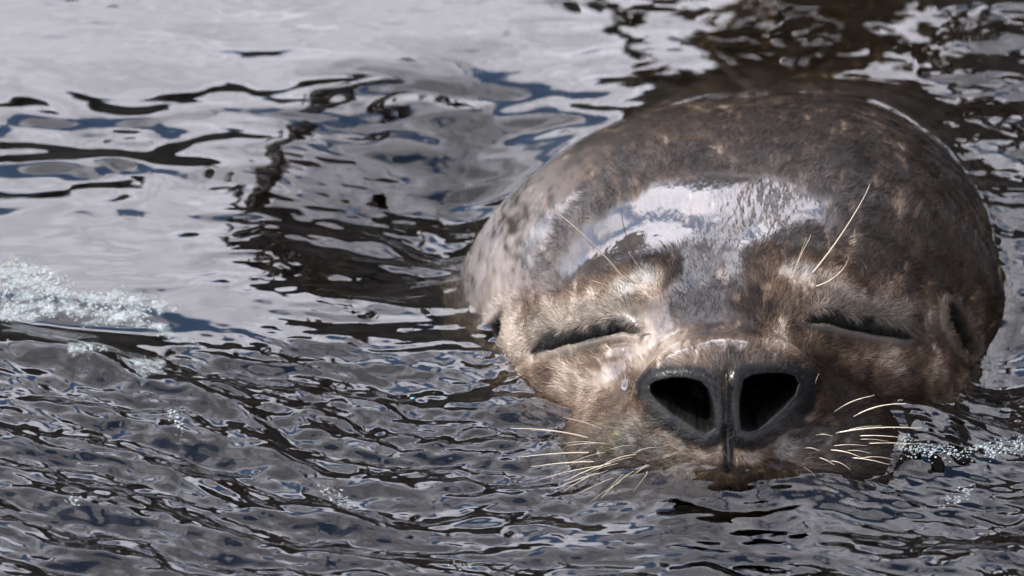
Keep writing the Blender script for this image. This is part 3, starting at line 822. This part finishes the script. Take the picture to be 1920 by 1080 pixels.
def foam_sheet(poly, seed, parent):
    poly = np.array(poly, float); lo, hi = poly.min(0) - 14, poly.max(0) + 14
    p0, p1 = at_z(lo[0], hi[1]), at_z(hi[0], lo[1])
    gx = np.arange(min(p0[0], at_z(lo[0], lo[1])[0]), max(p1[0], at_z(hi[0], hi[1])[0]), 0.0006); gy = np.arange(p0[1], p1[1], 0.0006)
    GX, GY = np.meshgrid(gx, gy)
    gp = np.stack([GX, GY, np.zeros_like(GX)], -1); ax_, ay_ = chart(gp)
    sd = poly_sd(ax_, ay_, poly) + 7 * noise2(ax_ / 22, ay_ / 12, seed) + 4 * noise2(ax_ / 8, ay_ / 5, seed + 1)
    gp[..., 2] = water_z(GX, GY) + 0.0002 + 0.0005 * smooth(4, -12, sd)
    th = smooth(5, -9, sd)
    n0, n1 = GX.shape; ii = np.arange(n0 * n1).reshape(n0, n1)
    q = np.stack([ii[:-1, :-1], ii[:-1, 1:], ii[1:, 1:], ii[1:, :-1]], -1).reshape(-1, 4)
    q = q[(th.ravel()[q] > 0.01).any(1)]
    used, inv = np.unique(q, return_inverse=True)
    me = mesh_np('foam_film', gp.reshape(-1, 3)[used], inv.reshape(-1, 4))
    at = me.attributes.new('thick', 'FLOAT', 'POINT'); at.data.foreach_set('value', th.ravel()[used].astype(np.float32))
    return link('foam_film', me, parent, m_film)
BALL = uv_ball((0, 0, 0.1), 1.0, 9, 6)
keep = BALL[0][BALL[1]][:, :, 2].max(1) > 0.12
BALL = (BALL[0], BALL[1][keep])
def foam(name, label, poly, n, rmin, rmax, seed, mat):
    r_ = np.random.default_rng(seed); poly = np.array(poly, float)
    lo, hi = poly.min(0) - 16, poly.max(0) + 16; parts = []; cells = {}; cnt = 0
    cand = lo + (hi - lo) * r_.random((n * 14, 2))
    sds = poly_sd(cand[:, 0], cand[:, 1], poly)
    hol = noise2(cand[:, 0] / 16.0, cand[:, 1] / 9.0, seed)
    for p, sd, ho in zip(cand, sds, hol):
        if cnt >= n: break
        if sd > 9 * r_.random() ** 5 - 10 * r_.random() ** 3 or ho > 0.18 + 0.15 * r_.random(): continue
        w = at_z(p[0], p[1], 0.0); w[2] = water_z(w[0], w[1])
        rr = rmin + (rmax - rmin) * r_.random() ** 2.5
        if sd > -5: rr = min(rr, rmin * 1.6)
        ci, cj = int(w[0] / 0.004), int(w[1] / 0.004)
        if any((w[0] - q[0]) ** 2 + (w[1] - q[1]) ** 2 < ((rr + q[2]) * 0.72) ** 2
               for di in (-1, 0, 1) for dj in (-1, 0, 1) for q in cells.get((ci + di, cj + dj), ())): continue
        cells.setdefault((ci, cj), []).append((w[0], w[1], rr)); cnt += 1
        parts.append((BALL[0] * (rr, rr, rr * 0.5) + w, BALL[1]))
    V, F = join(parts)
    return link(name, mesh_np(name, V, F), None, mat, label=label, category='foam', kind='stuff')
FOAM = [
 ('wide raft of white foam floating at the left edge', [(0,495),(30,487),(90,498),(140,540),(150,548),(230,545),(285,560),(322,572),(330,580),(290,590),(265,605),(200,603),(150,598),(110,585),(60,595),(0,595)], 5200),
 ('thin foam tail trailing right of the wide foam raft', [(270,600),(300,602),(350,630),(375,645),(350,642),(300,622)], 260),
 ('small round foam clump under the wide foam raft', [(125,665),(150,650),(180,640),(205,655),(200,675),(170,685),(130,682)], 420),
 ('small pointed foam clump nearest the rippled water', [(245,690),(265,675),(310,670),(315,690),(300,705),(285,715),(270,733),(255,712)], 420),
 ('faint sprinkle of bubbles below the pointed foam clump', [(310,765),(335,775),(350,805),(340,828),(325,800)], 40),
 ('long string of clear bubbles right of the muzzle', [(1668,880),(1700,868),(1760,868),(1800,858),(1830,842),(1870,830),(1925,816),(1925,838),(1880,848),(1868,862),(1835,852),(1812,872),(1790,880),(1740,887),(1680,890)], 420),
 ('little bubble cluster below the long bubble string', [(1778,935),(1800,918),(1825,912),(1815,928),(1795,940)], 60),
 ('few foam flecks on the dark ripples below centre', [(595,915),(615,911),(640,918),(668,938),(655,946),(640,936),(612,928)], 50),
 ('foam flecks at the bottom edge', [(845,1066),(862,1058),(885,1062),(893,1070),(870,1073)], 26),
 ('foam flecks on the swell at lower left', [(120,950),(138,944),(160,950),(170,956),(142,957)], 24),
]
for k, (lab, poly, n) in enumerate(FOAM):
    clear = k in (4, 5, 6, 7, 8, 9)
    fo = foam('foam', lab, poly, n if clear else int(n * 0.16), 0.00035 if clear else 0.00028, 0.0012 if clear else 0.0011, 100 + k, m_clear if clear else m_foam)
    if not clear: foam_sheet(poly, 300 + k, fo)


# ------------------------------------------------------------------ specks drifting on the surface
def speck_mat(name, col):
    m, nt, bs, out = new_mat(name); bs.inputs['Base Color'].default_value = (*col, 1); bs.inputs['Roughness'].default_value = 0.35; return m
m_teal = speck_mat('teal_scrap', (0.03, 0.11, 0.13)); m_straw = speck_mat('straw_scrap', (0.13, 0.085, 0.045)); m_leaf = speck_mat('brown_scrap', (0.05, 0.035, 0.02))
for (x, y, r, sq, mt, lab) in (
    (774, 742, 0.0011, (1.3, 1.0, 0.5), m_teal, 'tiny teal scrap floating left of the muzzle'),
    (766, 735, 0.0008, (1.0, 1.4, 0.5), m_straw, 'tiny straw coloured scrap touching the teal scrap'),
    (148, 571, 0.0010, (1.6, 0.8, 0.5), m_straw, 'tiny orange scrap lying in the wide foam raft'),
    (281, 689, 0.0011, (1.4, 0.9, 0.5), m_straw, 'tiny orange scrap lying in the pointed foam clump'),
    (24, 492, 0.0010, (1.2, 1.2, 0.4), m_straw, 'tiny orange scrap at the upper edge of the foam raft'),
    (612, 916, 0.0008, (1.5, 0.8, 0.5), m_straw, 'tiny straw scrap in the foam flecks below centre')):
    w = at_z(x, y, 0.0); w[2] = water_z(w[0], w[1]) + 0.0004
    r *= 0.75; V, F = uv_ball((0, 0, 0), r, 8, 6, sq)
    V = V * (1 + 0.25 * noise3(V[:, 0] / r, V[:, 1] / r, V[:, 2] / r, int(x)))[:, None]
    o = link('floating_scrap', mesh_np('floating_scrap', V, F), None, mt, label=lab, category='scrap', group='scraps drifting on the water')
    o.location = w
# drops hanging from the philtrum and single bubbles by the cheek
for (x, y, r) in ((1361, 888, 0.0013), (1376, 890, 0.0011)):
    p, n_ = surf(x, y)
    V, F = uv_ball((0, 0, 0), r, 12, 8, (1, 1, 1.15))
    o = link('water_drop', mesh_np('water_drop', V, F), seal, m_drop); o.location = p + n_ * r * 0.6
